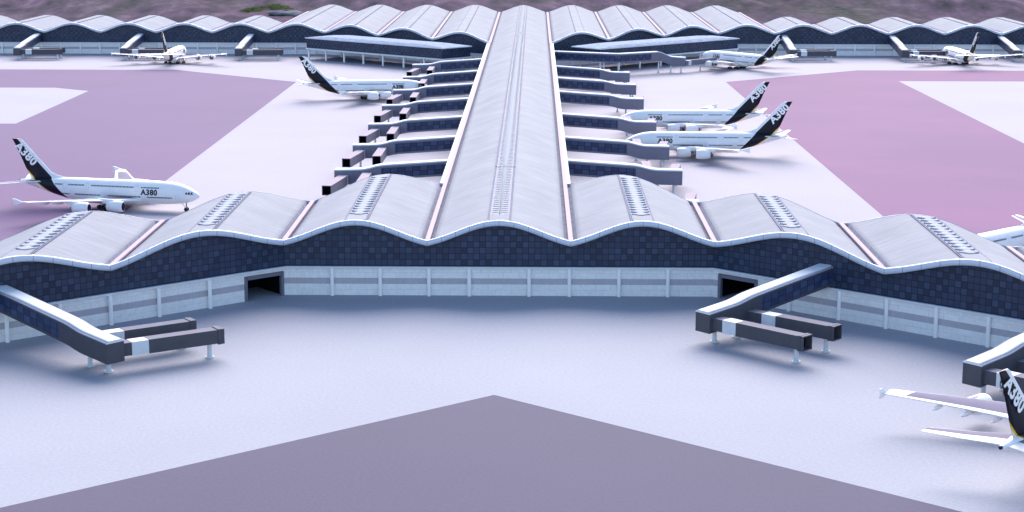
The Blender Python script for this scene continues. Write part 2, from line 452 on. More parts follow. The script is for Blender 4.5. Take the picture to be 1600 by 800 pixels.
def wallstrip(mb,pts,z0,z1f,mat=0,uoff=0,step=2.0):
    """vertical wall along polyline (camera side = right-hand of travel +x); z1f(x,y) top"""
    L=uoff
    for (a,b) in zip(pts[:-1],pts[1:]):
        a=Vector(a);b=Vector(b); d=(b-a).length; n=max(1,int(d/step)); prev=a;pl=L
        for i in range(1,n+1):
            q=a+(b-a)*i/n; l=L+d*i/n
            za,zb=z1f(prev.x,prev.y),z1f(q.x,q.y)
            mb.face([(prev.x,prev.y,z0),(q.x,q.y,z0),(q.x,q.y,zb),(prev.x,prev.y,za)],mat,[(pl,z0),(l,z0),(l,zb),(pl,za)])
            prev=q;pl=l
        L+=d
    return L
def strip_beam(mb,pts,z,h,out,inn,mat=0):
    """beam with square section along polyline, mitred"""
    rows=[]
    P=[Vector(p) for p in pts]
    for i,p in enumerate(P):
        d0=(P[i]-P[i-1]).normalized() if i>0 else None
        d1=(P[i+1]-P[i]).normalized() if i<len(P)-1 else None
        d=(d0 or d1) if not (d0 and d1) else (d0+d1).normalized()
        n=Vector((d.y,-d.x)); k=1/max(.3,abs(n.dot(Vector(((d1 or d0).y,-(d1 or d0).x)))))
        o=p+n*out*k; q=p-n*inn*k
        rows.append([(o.x,o.y,z-h/2),(o.x,o.y,z+h/2),(q.x,q.y,z+h/2),(q.x,q.y,z-h/2)])
    mb.grid(rows,mat,closed=True,cap=True,smooth=False)
def column(parent,x,y,z0,z1,r=.55,name='column'):
    mb=MB(); mb.tube((x,y,z0),(x,y,z1),r,n=14); return mb.build(name,M['col'],parent)

def lin(pts):
    def fn(x):
        if x<=pts[0][0]: 
            a,b=pts[0],pts[1]
        elif x>=pts[-1][0]: a,b=pts[-2],pts[-1]
        else:
            for a,b in zip(pts[:-1],pts[1:]):
                if a[0]<=x<=b[0]: break
        return a[1]+(b[1]-a[1])*(x-a[0])/(b[0]-a[0])
    return fn

# ---- near concourse
near=empty('near_concourse'); tag(near,'near concourse with wavy vaulted metal roof, dark glass front and pale panelled base wall','terminal')
YF=lin([(-180,-105),(-60,0),(60,0),(180,-105)])
YB=lin([(-180,-40),(-100,30),(-20,101),(20,101),(100,30),(180,-40)])
for k in (-160,-120,-80,-40,0,40,80,120,160):
    if k==0: vault('roof_vault',near,0,YF,lambda x:101,sky='pair',back_fascia=False)
    else: vault('roof_vault',near,k,YF,YB)
for x in (-180,-140,-100,-60,-20,20,60,100,140,180):
    gutter(near,x,YF(x)-.1,YB(x)+.3)
WF=lin([(-180,-102),(-60,2),(60,2),(180,-102)])
def ztop(x,y): return HV-.5+prof(((x+20)%40)/40)
WP=[(-180,WF(-180)),(-60,2),(60,2),(180,WF(180))]
mb=MB(); wallstrip(mb,WP,8,ztop); 
mb.build('glass_curtain_wall',M['glass'],near)
# base wall with two vehicle openings
def wpt(x): return (x,WF(x))
doorsX=((-70.2,-60.6),(61.4,71.2))
mb=MB()
u=wallstrip(mb,[wpt(-180),wpt(-70.2)],0,lambda x,y:7.99)
u=wallstrip(mb,[wpt(-60.6),(-60,2),(60,2),wpt(61.4)],0,lambda x,y:7.99,uoff=u+12)
wallstrip(mb,[wpt(71.2),wpt(180)],0,lambda x,y:7.99,uoff=u+12)
for a,b in doorsX: wallstrip(mb,[wpt(a),wpt(b)],7.0,lambda x,y:7.99)
mb.build('base_wall',M['wall'],near)
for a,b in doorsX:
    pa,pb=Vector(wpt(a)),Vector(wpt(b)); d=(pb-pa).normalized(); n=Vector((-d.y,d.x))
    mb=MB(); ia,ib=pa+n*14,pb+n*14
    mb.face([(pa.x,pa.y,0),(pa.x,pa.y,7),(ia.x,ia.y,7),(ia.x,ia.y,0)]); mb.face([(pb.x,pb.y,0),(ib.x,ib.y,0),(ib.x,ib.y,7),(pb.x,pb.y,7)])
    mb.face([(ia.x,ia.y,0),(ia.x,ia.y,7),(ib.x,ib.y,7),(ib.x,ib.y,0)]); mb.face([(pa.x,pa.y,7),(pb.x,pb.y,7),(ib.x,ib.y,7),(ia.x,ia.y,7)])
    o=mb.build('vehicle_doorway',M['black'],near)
    mb=MB(); ang=math.atan2(d.y,d.x)
    for c,w,h,z in ((pa+d*.4,.9,6.9,3.45),(pb-d*.4,.9,6.9,3.45),((pa+pb)/2,(pb-pa).length-.9,1.0,6.4)):
        c=c+n*.2; mb.box((c.x,c.y,z),(w,1.0,h),ang=ang)
    mb.build('door_frame',M['frame'],o)
mb=MB(); strip_beam(mb,WP,8.05,.55,.75,.05); mb.build('trim_beam',M['white'],near)
for x in (-46.9,-33.4,-19.7,-8.4,8.4,19.7,33.6,47.3): column(near,x,1.45,0,7.78)
for x in (78.9,90.6,101.3,112.1,123,134,145,156): 
    column(near,x,WF(x)-.65,0,7.78); column(near,-x+.6,WF(x)-.65,0,7.78)
# rear and end walls
mb=MB(); RP=[(180,YB(180)-3),(22,YB(22)-4)]; wallstrip(mb,RP,0,ztop); wallstrip(mb,[(-22,YB(-22)-4),(-180,YB(-180)-3)],0,ztop)
wallstrip(mb,[(180,WF(180)),(180,YB(180)-3)],0,lambda x,y:HV-.4); wallstrip(mb,[(-180,YB(-180)-3),(-180,WF(-180))],0,lambda x,y:HV-.4)
mb.build('rear_wall',M['glass'],near)

# ---- central pier
pier=empty('central_pier',(0,101,0)); tag(pier,'long straight central pier under one vaulted roof with a ribbed skylight','terminal')
def reparent(o):
    for c in children(o): c.location=Vector(c.location)-Vector(o.location)
NEARY,FARY=101.02,684
vault('roof_vault',pier,0,lambda x:NEARY,lambda x:FARY-.02,sky=None,fascia=False,back_fascia=False)
m3=MB(); zc=HV+.45+HC+.10
m3.face([(-2.75,NEARY,zc),(2.75,NEARY,zc),(2.75,FARY,zc),(-2.75,FARY,zc)],0)
for s in (-1,1): m3.box((s*3.0,(NEARY+FARY)/2,zc-.1),(.5,FARY-NEARY,.4),1)
sk=m3.build('skylight',[M['skyglass'],M['curb']],pier)
m4=MB(); y=NEARY+1.5; ctr=lambda y: min(.95,.10+.006*(y-10))
while y<FARY-1:
    for sgn in (-1,1):
        xi=sgn*(ctr(y)+.05); xo=sgn*2.6; d=.95
        P=[(xo,y,zc+.12),(xi,y-1.35,zc+.12),(xi,y+1.35,zc+.12),(xi,y,zc+.24)]
        if sgn>0: m4.face([P[0],P[3],P[1]]); m4.face([P[0],P[2],P[3]])
        else: m4.face([P[0],P[1],P[3]]); m4.face([P[0],P[3],P[2]])
    y+=3.4
m4.grid([[(-ctr(v),v,zc+.03),(0,v,zc+.42),(ctr(v),v,zc+.03)] for v in (NEARY,120,135,300,500,FARY)],1,smooth=False)
m4.build('skylight_rib',[M['lens'],M['ridge']],sk)
for s in (-1,1):
    gutter(pier,s*20,NEARY+.3,FARY)
    mb=MB(); mb.box((s*21.25,(NEARY+FARY)/2,HV+.3),(1.2,FARY-NEARY-.6,.7)); mb.build('eave_fascia',M['white'],pier)
    mb=MB(); pts=[(s*19,NEARY),(s*19,FARY)]
    if s<0: pts=pts[::-1]
    wallstrip(mb,pts,8,lambda x,y:HV-.3,step=50); mb.build('glass_curtain_wall',M['glass'],pier)
    mb=MB(); wallstrip(mb,pts,0,lambda x,y:7.99,step=50); mb.build('base_wall',M['wall'],pier)
    mb=MB(); strip_beam(mb,pts,8.05,.55,.6,.05); mb.build('trim_beam',M['white'],pier)
for c in children(pier): c.location=(0,-101,0)

# ---- far concourse
far=empty('far_concourse',(0,776,0)); tag(far,'far concourse with a long row of wavy roof vaults in front of the heather hillside','terminal')
HF=15.6
YFF=lin([(-440,776),(-140,776),(-100,750),(-60,717),(-20,684),(20,684),(60,717),(100,750),(140,776),(440,776)])
ks=[k for k in range(-420,421,40)]
for k in [-400,-360,-320,-280,-240,-200]+[-160,-120,-80,-40,0,40,80,120,160]+[200,240,280,320,360,400]:
    inner=abs(k)<=160
    yb=(lambda x:1003) if inner else (lambda x:862)
    yf=YFF if k!=0 else (lambda x:684)
    vault('roof_vault',far,k,yf,yb,hv=HF if k else HV+.001,sky='plain' if k else 'pair',fascia=(k!=0))
for x in range(-420,421,40):
    y0=YFF(x)-.1 if abs(x)>=20 else 684
    gutter(far,x,y0,1003 if abs(x)<=180 else 862,HF if abs(x)>20 else HV,w=.9)
def ztopf(x,y): return HF-.5+prof(((x+20)%40)/40)
def off(y): return y+2.5
FP=[(-420,778),(-141,778),(-100,752.5),(-21,688)]; FP2=[(21,688),(100,752.5),(141,778),(420,778)]
for P_ in (FP,FP2):
    mb=MB(); wallstrip(mb,P_,7.8,ztopf); mb.build('glass_curtain_wall',M['glass'],far)
    mb=MB(); wallstrip(mb,P_,0,lambda x,y:7.79); mb.build('base_wall',M['wall'],far)
    mb=MB(); strip_beam(mb,P_,7.85,.6,.8,.05); mb.build('trim_beam',M['white'],far)
x=-412
for x in [q+7 for q in range(-420,-150,14)]+[q+7 for q in range(160,410,14)]: column(far,x,777.3,0,7.55,.6)
for x in (-128,-112,-96,-80,-64,-48,-34,34,48,64,80,96,112,128):
    column(far,x,lin(FP+FP2)(x)-.8,0,7.55,.6)
mb=MB(); wallstrip(mb,[(420,860),(181,860)],0,lambda x,y:ztopf(x,y)); wallstrip(mb,[(-181,860),(-420,860)],0,ztopf); wallstrip(mb,[(180,1000),(-180,1000)],0,ztopf)
wallstrip(mb,[(180,860),(180,1000)],0,lambda x,y:HF-.4,step=60); wallstrip(mb,[(-180,1000),(-180,860)],0,lambda x,y:HF-.4,step=60)
wallstrip(mb,[(420,778),(420,860)],0,lambda x,y:HF-.4,step=60); wallstrip(mb,[(-420,860),(-420,778)],0,lambda x,y:HF-.4,step=60)
mb.build('rear_wall',M['glass'],far)
for c in children(far): c.location=(0,-776,0)

# ---- two raised halls on columns in front of the far concourse
def hall(A,B,C,D,label,cols):
    cx=sum(p[0] for p in (A,B,C,D))/4; cy=sum(p[1] for p in (A,B,C,D))/4
    e=empty('raised_hall',(cx,cy,0)); tag(e,label,'building','glass halls on columns before the far concourse')
    loc=(-cx,-cy,0); P=[A,B,C,D]
    area=sum(P[i][0]*P[(i+1)%4][1]-P[(i+1)%4][0]*P[i][1] for i in range(4))
    if area<0: P=P[::-1]
    ring=P+[P[0]]
    mb=MB(); wallstrip(mb,ring,8.0,lambda x,y:14.3,step=200); mb.build('glass_band',M['glass'],e,loc)
    # shallow hipped roof with raised centre strip
    ce=Vector((cx,cy)); out=[Vector(p)+(Vector(p)-ce).normalized()*1.4 for p in P]
    inn=[Vector(p)+(ce-Vector(p))*.28 for p in P]
    mb=MB()
    r0=[(p.x,p.y,14.3) for p in out]; r1=[(p.x,p.y,14.9) for p in out]; r2_=[(p.x,p.y,16.1) for p in inn]
    mb.grid([r0,r1,r2_],lambda i,j:0 if i else 1,closed=True,smooth=False); mb.face(r2_,0); mb.face(r0[::-1],1)
    mb.build('hall_roof',[M['hall'],M['white']],e,loc)
    mb=MB(); mb.face([(p[0],p[1],6.9) for p in P][::-1]); 
    mb.build('soffit',M['pgrey'],e,loc)
    mb=MB()
    for a,b in zip(ring[:-1],ring[1:]):
        strip_beam(mb,[a,b],7.45,1.0,.9,.1)
    mb.build('floor_beam',M['white'],e,loc)
    for (x,y) in cols: column(e,x-cx,y-cy,0,6.9,.65)
    # recessed core under the hall
    return e
def lerp(a,b,t): return (a[0]+(b[0]-a[0])*t,a[1]+(b[1]-a[1])*t)
A,B,C_,D_=(-148,738),(-50,655),(-32.5,673),(-131,761)
hall(A,B,C_,D_,'long raised glass hall on white columns left of the central pier',
   [(lerp(A,B,t)[0]+.8,lerp(A,B,t)[1]+.8) for t in (.005,.14,.28,.425,.57,.72,.865,.995)]+[lerp(D_,C_,t) for t in (.05,.35,.65,.95)])
A,B,C_,D_=(150,743),(52,653),(34.5,673),(134,766)
hall(A,B,C_,D_,'long raised glass hall on white columns right of the central pier',
   [(lerp(A,B,t)[0]-.8,lerp(A,B,t)[1]+.8) for t in (.005,.14,.28,.425,.57,.72,.865,.995)]+[lerp(D_,C_,t) for t in (.05,.35,.65,.95)])

# ------------------------------------------------------------------ boarding bridges
def pathframe(P):
    out=[]
    V2=[Vector((p[0],p[1])) for p in P]
    for i,p in enumerate(V2):
        d0=(V2[i]-V2[i-1]).normalized() if i>0 else None
        d1=(V2[i+1]-V2[i]).normalized() if i<len(V2)-1 else None
        d=(d0 or d1) if not (d0 and d1) else (d0+d1).normalized()
        out.append((p,Vector((-d.y,d.x)),P[i][2]))
    return out
def smoothpath(P,n=5):
    """refine kinks a little for a softly bent roof"""
    out=[P[0]]
    for i in range(1,len(P)-1):
        a,b,c=[Vector(q) for q in (P[i-1],P[i],P[i+1])]
        r=min(2.2,(a-b).length*.4,(c-b).length*.4)
        p0=b+(a-b).normalized()*r; p2=b+(c-b).normalized()*r
        for k in range(n+1):
            t=k/n; out.append(tuple(p0*(1-t)**2+b*2*t*(1-t)+p2*t*t))
    out.append(P[-1]); return out
def walkway(e,P,w,h,body,white_w=1.25,glassfrac=(0,.6),rounded=False,loc=(0,0,0)):
    S=smoothpath(P); fr=pathframe(S)
    mb=MB(); rows=[]
    for p,n,z in fr:
        l=p+n*w/2; r=p-n*w/2
        rows.append([(l.x,l.y,z-h),(r.x,r.y,z-h),(r.x,r.y,z-.35),(l.x,l.y,z-.35)])
    mb.grid(rows,lambda i,j:0,closed=True,cap=True,smooth=False)
    b=mb.build('walkway_body',body,e,loc)
    # roof: side ledges and raised white crown
    mb=MB(); rows=[]
    for p,n,z in fr:
        q=[]
        ww=w/2+.12; iw=w/2-.55 if not rounded else w/2+.05
        for (o,zz) in ((ww,-.34),(ww,-.1),(iw,0.0),(iw,.16),(iw-.25,.32),(-iw+.25,.32),(-iw,.16),(-iw,0.0),(-ww,-.1),(-ww,-.34)):
            a=p+n*o; q.append((a.x,a.y,z+zz))
        rows.append(q[::-1])
    mt=(lambda i,j: 1 if j in (0,1,7,8,9) else 0) if not rounded else (lambda i,j:0 if 1<=j<=7 else 1)
    mb.grid(rows,mt,closed=True,cap=True,capmat=0,smooth=False)
    mb.build('walkway_roof',[M['white'],M['ledge']],e,loc)
    # glass band on both sides
    tot=0; acc=[0]
    for a,c in zip(fr[:-1],fr[1:]): tot+=(c[0]-a[0]).length; acc.append(tot)
    def at(s):
        for i in range(len(acc)-1):
            if acc[i]<=s<=acc[i+1]+1e-6:
                t=(s-acc[i])/max(1e-6,acc[i+1]-acc[i]); return fr[i][0].lerp(fr[i+1][0],t),fr[i][1].lerp(fr[i+1][1],t).normalized(),fr[i][2]*(1-t)+fr[i+1][2]*t
    s0,s1=glassfrac[0]*tot,glassfrac[1]*tot
    mb=MB(); stops=sorted(set([s0,s1]+[a for a in acc if s0<a<s1]))
    top,bot=.95,h-.75
    for a,c in zip(stops[:-1],stops[1:]):
        if c-a<.01: continue
        pa,pc=at(a),at(c)
        for sgn in (1,-1):
            A_=pa[0]+pa[1]*sgn*(w/2+.03); C2=pc[0]+pc[1]*sgn*(w/2+.03)
            v0=0; v1=3.44
            q=[(A_.x,A_.y,pa[2]-bot),(C2.x,C2.y,pc[2]-bot),(C2.x,C2.y,pc[2]-top),(A_.x,A_.y,pa[2]-top)]
            uv=[(a*.62,v0),(c*.62,v0),(c*.62,v1),(a*.62,v1)]
            if sgn>0: q=q[::-1]; uv=uv[::-1]
            mb.face(q,0,uv)
    mb.build('glass_band',M['bglass'],e,loc)
    return b
M['bglass']=mat_glass('bridge_glass',1.72,(.020,.032,.085),(.048,.068,.155),(.005,.007,.018))
def tunnel(e,a,b,zt,w,h,body,topm,white=None,stub=2.8,cabin=True,openend=True,slope=0,loc=(0,0,0)):
    a=Vector(a);b=Vector(b); d=(b-a).normalized(); n=Vector((-d.y,d.x)); L=(b-a).length
    ang=math.atan2(d.y,d.x)
    mb=MB()
    def sec(s0,s1,w_,h_,z_,mt,tp,mbx):
        c=a+d*((s0+s1)/2); mbx.box((c.x,c.y,z_-h_/2),(s1-s0,w_,h_),mt,ang,tp)
    end=L-(1.6 if cabin else 0)
    s=0
    sec(-.6,stub,w-.3,h-.25,zt-.12,0,1,mb)
    s=stub
    if white: sec(s,s+white,w-.1,h-.1,zt-.05,2,2,mb); s+=white
    # hollow main tube: walls + open end
    def hollow(s0,s1,w_,h_,z_,t=.22):
        for o in (-1,1):
            c=a+d*((s0+s1)/2)+n*o*(w_/2-t/2); mb.box((c.x,c.y,z_-h_/2-.0),(s1-s0,t,h_-2*t-.004),0,ang)
        c=a+d*((s0+s1)/2); mb.box((c.x,c.y,z_-t/2),(s1-s0,w_,t),0,ang,1); mb.box((c.x,c.y,z_-h_+t/2),(s1-s0,w_,t),0,ang)
    hollow(s,end,w,h,zt)
    if cabin:
        hollow(end-.02,end+.75,w+.35,h+.4,zt+.18,.35); hollow(end+.8,L,w+.25,h+.3,zt+.13,.3)
    c=a+d*(end-4); mb.box((c.x,c.y,zt-h/2),(.3,w-.5,h-.5),3,ang)
    for s_ in (-1,1):
        c=a+d*(end-2)+n*s_*(w/2-.42); mb.box((c.x,c.y,zt-h/2),(3.9,.06,h-.5),3,ang)
    c=a+d*(end-2); mb.box((c.x,c.y,zt-h+.30),(3.8,w-.95,.06),3,ang); mb.box((c.x,c.y,zt-.30),(3.8,w-.95,.06),3,ang)
    return mb.build('boarding_tunnel',[body,topm,M['white'],M['black']],e,loc)
def leg(e,x,y,z1,r=.55,loc=(0,0,0)):
    mb=MB(); mb.tube((x,y,.3),(x,y,z1),r*1.05,r*.95,14); mb.tube((x,y,0),(x,y,.32),r*2.1,r*2.0,16); mb.tube((x,y,.32),(x,y,.8),r*1.5,r*1.05,14)
    return mb.build('leg',M['white'],e,loc)

def gate_bridge(name,T1,T2):
    e=empty(name)
    walkway(e,[(-1.5,0,14.2),(30,0,10.4),(35,0,9.2),(46,0,8.2)],4.9,5.2,M['grey'],glassfrac=(.02,.60))
    for (x0,x1,y1) in (T1,T2):
        d=Vector((x1-x0,y1-2.5)).normalized(); 
        tunnel(e,(x0,2.5),(x1,y1),7.05,3.5,3.4,M['grey'],M['tuntop'],white=4.2,stub=3.0 if (x0,x1,y1)==T1 else 4.4)
        lx,ly=x1-d.x*3.2,y1-d.y*3.2
        leg(e,lx,ly,3.7)
    leg(e,42.2,.6,3.3); leg(e,34.5,.8,4.3)
    return e
GB=gate_bridge('gate_bridge',(43.4,41.0,30.0),(31,27.6,28.0))
def place(e,x,y,ang,label,cat='boarding bridge',group=None):
    e.location=(x,y,0); e.rotation_euler=(0,0,ang); tag(e,label,cat,group); return e
g='covered gate bridges with twin boarding tunnels'
place(GB,87,-21.7,math.atan2(-.65,-.76),'dark grey gate bridge beside the right-hand doorway of the near concourse',group=g)
dl=math.atan2(-.653,.757)
GL=gate_bridge('gate_bridge',(43.2,50.2,28.0),(31.5,38.2,29.0))
place(GL,-122.6,-53.9,dl,'dark grey gate bridge at the left of the near concourse, two tunnels pointing right',group=g)
o=copy_tree(GB); place(o,142.5,-69.9,math.atan2(-.65,-.76),'gate bridge cut by the right edge, right above the tail of the nearest airliner',group=g)
for x,lab in ((-347.5,'far gate bridge nearest the left edge, with no airliner at it'),(-274,'far gate bridge partly hidden behind the white airliner parked at left'),(-195,'far gate bridge just left of the left raised hall')):
    o=copy_tree(GB); place(o,x+2.5,774,R(-90)-.03,lab,group=g)
for x,lab in ((188,'far gate bridge just right of the right raised hall, behind an airliner tail'),(264.5,'far gate bridge partly hidden by the far right airliner'),(341,'far gate bridge nearest the right edge, behind the airliner wing tip')):
    o=copy_tree(GB); place(o,x-1.5,776,R(-90)+.0,lab,group=g)

def pier_bridge(name):
    e=empty(name)
    walkway(e,[(-2,0,13.35),(27,0,11.35),(33,0,9.75),(44,0,9.5)],4.6,5.4,M['pgrey'],glassfrac=(.02,.62),rounded=True)
    for (x0,x1) in ((40.4,44.0),(31.6,31.9)):
        y1=27.5; tunnel(e,(x0,2.3),(x1,y1),7.85 if x0>40 else 8.9,3.5,3.6,M['pgrey'],M['pinktop'],white=1.4,stub=.6,cabin=False)
        leg(e,x0+(x1-x0)*.85,23.5,4.4,.4)
    leg(e,35,.5,4.4,.45); leg(e,41,.5,4.2,.45)
    return e
PB=pier_bridge('pier_bridge')
ords=['first','second','third','fourth','fifth','sixth','seventh']
gp='boarding bridges along the central pier'
first=True
for i,y in enumerate((170.5,238,306,379,449,519,595)):
    o=PB if first else copy_tree(PB); first=False
    place(o,-21.2,y+2.3,math.pi,'white-roofed bridge left of the central pier, %s counted from the near end'%ords[i],group=gp)
for i,y in enumerate((103,172,237,317,412,481,549)):
    o=copy_tree(PB)
    lab='bridge right of the pier, only a pink tunnel tip showing over the near roof' if i==0 else 'white-roofed bridge right of the central pier, %s counted from the near end'%ords[i-1]
    place(o,21.2,y+2.3,0,lab,group=gp)

# long bent bridge beside the right hall
e=empty('long_bridge',(21,651,0)); tag(e,'long bent bridge with glass sides leading to the airliner at the right raised hall','boarding bridge')
lo=(-21,-651,0)
walkway(e,[(20,652.5,13.3),(62,633.5,13.3),(89,652,13.2),(97,653.5,9.9),(106,650.5,9.6)],4.6,5.4,M['pgrey'],glassfrac=(.02,.74),rounded=True,loc=lo)
tunnel(e,(106,652),(127.5,676),7.6,3.2,3.2,M['pgrey'],M['tuntop'],white=3,stub=2,cabin=True,loc=lo)
for x,y,z in ((53.5,637,7.5),(62.5,634.5,7.5),(89,651,7.2),(97,653,4.2),(103.5,651,4.2),(117,664,4.0)): leg(e,x,y,z,.45,lo)

# ------------------------------------------------------------------ airliners
ST=[ # x, top, bottom, half width
(0,5.75,5.45,.15),(-.35,6.35,4.95,.75),(-1.0,6.95,4.45,1.3),(-2.0,7.55,3.95,1.85),(-3.2,8.15,3.5,2.3),(-4.6,8.85,3.1,2.65),(-6.5,9.55,2.75,2.98),(-9,10.1,2.45,3.27),(-12,10.42,2.25,3.47),(-16,10.58,2.15,3.57),(-22,10.6,2.1,3.57),
(-44,10.6,2.1,3.57),(-48,10.6,2.35,3.52),(-52,10.55,3.1,3.3),(-56,10.45,4.15,2.9),(-60,10.3,5.3,2.35),(-64,10.0,6.5,1.7),(-67,9.65,7.4,1.15),(-69.5,9.3,8.1,.65),(-70.4,9.15,8.45,.4)]
def fus(x):
    for a,b in zip(ST[:-1],ST[1:]):
        if b[0]<=x<=a[0]:
            t=(a[0]-x)/(a[0]-b[0]); return tuple(a[i]*(1-t)+b[i]*t for i in (1,2,3))
    return ST[-1][1:]
def surf_y(x,z):
    tp,bt,hw=fus(x); c=(tp+bt)/2; r=(tp-bt)/2; s=max(-1,min(1,(z-c)/r)); return hw*math.sqrt(max(0,1-abs(s)**2.2))
def airfoil(xle,chord,z,y,th,n=9):
    """closed section, list of (x,y,z); upper from LE to TE then lower back"""
    P=[]
    ts=[0,.03,.10,.22,.40,.60,.80,.92,1.0]
    sh=lambda t: th*chord*(1.48*math.sqrt(t)-.63*t-1.76*t*t+1.42*t**3-.51*t**4)*1.0
    for t in ts: P.append((xle-chord*t,y,z+sh(t)+chord*.01*math.sin(math.pi*t)))
    for t in ts[::-1][1:-1]: P.append((xle-chord*t,y,z-sh(t)*.7+chord*.01*math.sin(math.pi*t)))
    return P
def mk_text(body,size,bold,face):
    cu=bpy.data.curves.new('t','FONT'); cu.body=body; cu.size=size; cu.offset=bold; cu.align_x='CENTER'; cu.align_y='CENTER'; cu.space_character=1.08; cu.resolution_u=4
    o=bpy.data.objects.new('t',cu); COL.objects.link(o); dg=bpy.context.evaluated_depsgraph_get(); dg.update()
    me=bpy.data.meshes.new_from_object(o.evaluated_get(dg)); bpy.data.objects.remove(o); bpy.data.curves.remove(cu)
    import bmesh
    bm=bmesh.new(); bm.from_mesh(me)
    bmesh.ops.triangulate(bm,faces=bm.faces[:])
    for _ in range(2):
        bmesh.ops.subdivide_edges(bm,edges=[e_ for e_ in bm.edges if e_.calc_length()>size*.12],cuts=1,use_grid_fill=False)
        bmesh.ops.triangulate(bm,faces=bm.faces[:])
    for v in bm.verts: v.co=Vector(face(v.co.x,v.co.y))
    bm.to_mesh(me); bm.free(); return me
def text_obj(body,size,bold,face,mat,parent,name='marking'):
    me=mk_text(body,size,bold,face); me.materials.clear(); me.materials.append(mat); o=bpy.data.objects.new(name,me); COL.objects.link(o); o.parent=parent; return o

def make_airliner():
    e=empty('airliner')
    # fuselage
    rows=[]; n=28
    for x,tp,bt,hw in ST:
        c=(tp+bt)/2; r=(tp-bt)/2; row=[]
        for k in range(n):
            a=2*math.pi*k/n; ca,sa=math.cos(a),math.sin(a)
            row.append((x,hw*math.copysign(abs(ca)**.92,ca),c+r*math.copysign(abs(sa)**.97,sa)))
        rows.append(row)
    mb=MB()
    # denser in the tail so the painted band stays crisp
    mb.grid(rows,0,closed=True,cap=True); fz=mb.build('fuselage',M['livery'],e)
    mb=MB(); mb.tube((-70.35,0,8.8),(-70.75,0,8.8),.42,.36,12); mb.build('exhaust_outlet',M['fan'],fz)
    # belly fairing
    mb=MB(); rows=[]
    for x,s in ((-20,.05),(-21.5,.55),(-24,.85),(-28,1),(-36,1),(-41,.9),(-45,.6),(-47,.1)):
        rows.append([(x,3.95*s*math.cos(a),3.15+1.75*s*math.sin(a)) for a in [2*math.pi*k/20 for k in range(20)]])
    mb.grid(rows,0,closed=True,cap=True); mb.build('belly_fairing',M['pwhite'],e)
    # cockpit windows
    mb=MB()
    for s in (-1,1):
        for (x0,x1,z0,z1) in ((-1.75,-2.6,6.35,7.15),(-2.7,-3.5,6.4,7.2),(-3.6,-4.35,6.45,7.15)):
            q=[(x0,s*(surf_y(x0,z0)+.05),z0),(x1,s*(surf_y(x1,z0)+.05),z0),(x1,s*(surf_y(x1,z1)+.05),z1),(x0-.25,s*(surf_y(x0-.25,z1)+.05),z1)]
            if s>0: q=q[::-1]
            mb.face(q)
    mb.build('cockpit_window',M['winglass'],e)
    # passenger window rows and doors
    mainr=[(-9.5,-19.2),(-21.6,-34.2),(-37.2,-47.0),(-49.5,-54.2)]
    upr=[(-14.4,-21.4),(-24.2,-40.6),(-43.6,-49.8),(-52.2,-55.2)]
    for s in (-1,1):
        for rws,z,hh in ((mainr,5.05,.52),(upr,8.45,.48)):
            for (xa,xb) in rws:
                mb=MB(); x=xa
                while x>xb:
                    q=[]
                    for (dx,dz) in ((-.17,-hh/2),(.17,-hh/2),(.17,hh/2),(-.17,hh/2)):
                        q.append((x+dx,s*(surf_y(x+dx,z+dz)+.035),z+dz))
                    if s>0: q=q[::-1]
                    mb.face(q); x-=.54
                mb.build('window_row',M['winglass'],e)
        for (x,z) in ((-7.3,5.1),(-20.4,5.1),(-35.7,5.1),(-48.2,5.1),(-22.8,8.1),(-42.1,8.1),(-51.0,8.1)):
            mb=MB(); w,h_,t=.62,1.15,.09
            for (x0,x1,z0,z1) in ((x-w,x+w,z+h_-t,z+h_),(x-w,x+w,z-h_,z-h_+t),(x-w,x-w+t,z-h_,z+h_),(x+w-t,x+w,z-h_,z+h_)):
                steps=[z0+(z1-z0)*i/4 for i in range(5)]
                for za,zb in zip(steps[:-1],steps[1:]):
                    q=[(x0,s*(surf_y(x0,za)+.04),za),(x1,s*(surf_y(x1,za)+.04),za),(x1,s*(surf_y(x1,zb)+.04),zb),(x0,s*(surf_y(x0,zb)+.04),zb)]
                    if s>0: q=q[::-1]
                    mb.face(q)
            mb.build('door',M['seam'],e)
        # fuselage lettering  (reads left to right on each side)
        cx,cz=-17.9,6.75
        def fface(px,pz,s=s):
            x=cx+(px if s<0 else -px); z=cz+pz; return (x,s*(surf_y(x,z)+.07),z)
        text_obj('A380',2.75,.12,fface,M['navy'],e)
        # tail lettering along the fin
        an=R(45.5); 
        def tface(px,py,s=s):
            # along-fin axis: upper end is further aft
            if s<0:  # plane nose to the right: text starts at the top
                u=(math.cos(-an),math.sin(-an)); v=(math.sin(an),math.cos(an))
            else: u=(math.cos(an),math.sin(an)); v=(-math.sin(an),math.cos(an))
            X=px*u[0]+py*v[0]; Z=px*u[1]+py*v[1]
            x=-67.35+(X if s<0 else -X); z=18.7+Z
            return (x,s*.62,z)
        text_obj('A380',4.3,.17,tface,M['text'],e)
    # fin
    mb=MB(); rows=[]
    for (z,xl,xt,h_) in ((9.2,-54.8,-65.8,.62),(10.9,-56.3,-66.7,.60),(13,-58.4,-67.7,.56),(16,-61.3,-69.0,.50),(19,-64.2,-70.3,.43),(21.5,-66.6,-71.5,.36),(23.4,-68.4,-72.5,.28),(24.1,-69.6,-72.9,.18)):
        c=xl-xt; P=[]
        for t,w in ((0,0),(.04,.5),(.15,.9),(.35,1),(.6,.75),(.85,.3),(1,.03)): P.append((xl-c*t,h_*w,z))
        for t,w in ((.85,.3),(.6,.75),(.35,1),(.15,.9),(.04,.5)): P.append((xl-c*t,-h_*w,z))
        rows.append(P)
    mb.grid(rows,0,closed=True,cap=True); mb.build('tail_fin',M['livery'],e)
    mb=MB(); rows=[]   # dorsal fillet
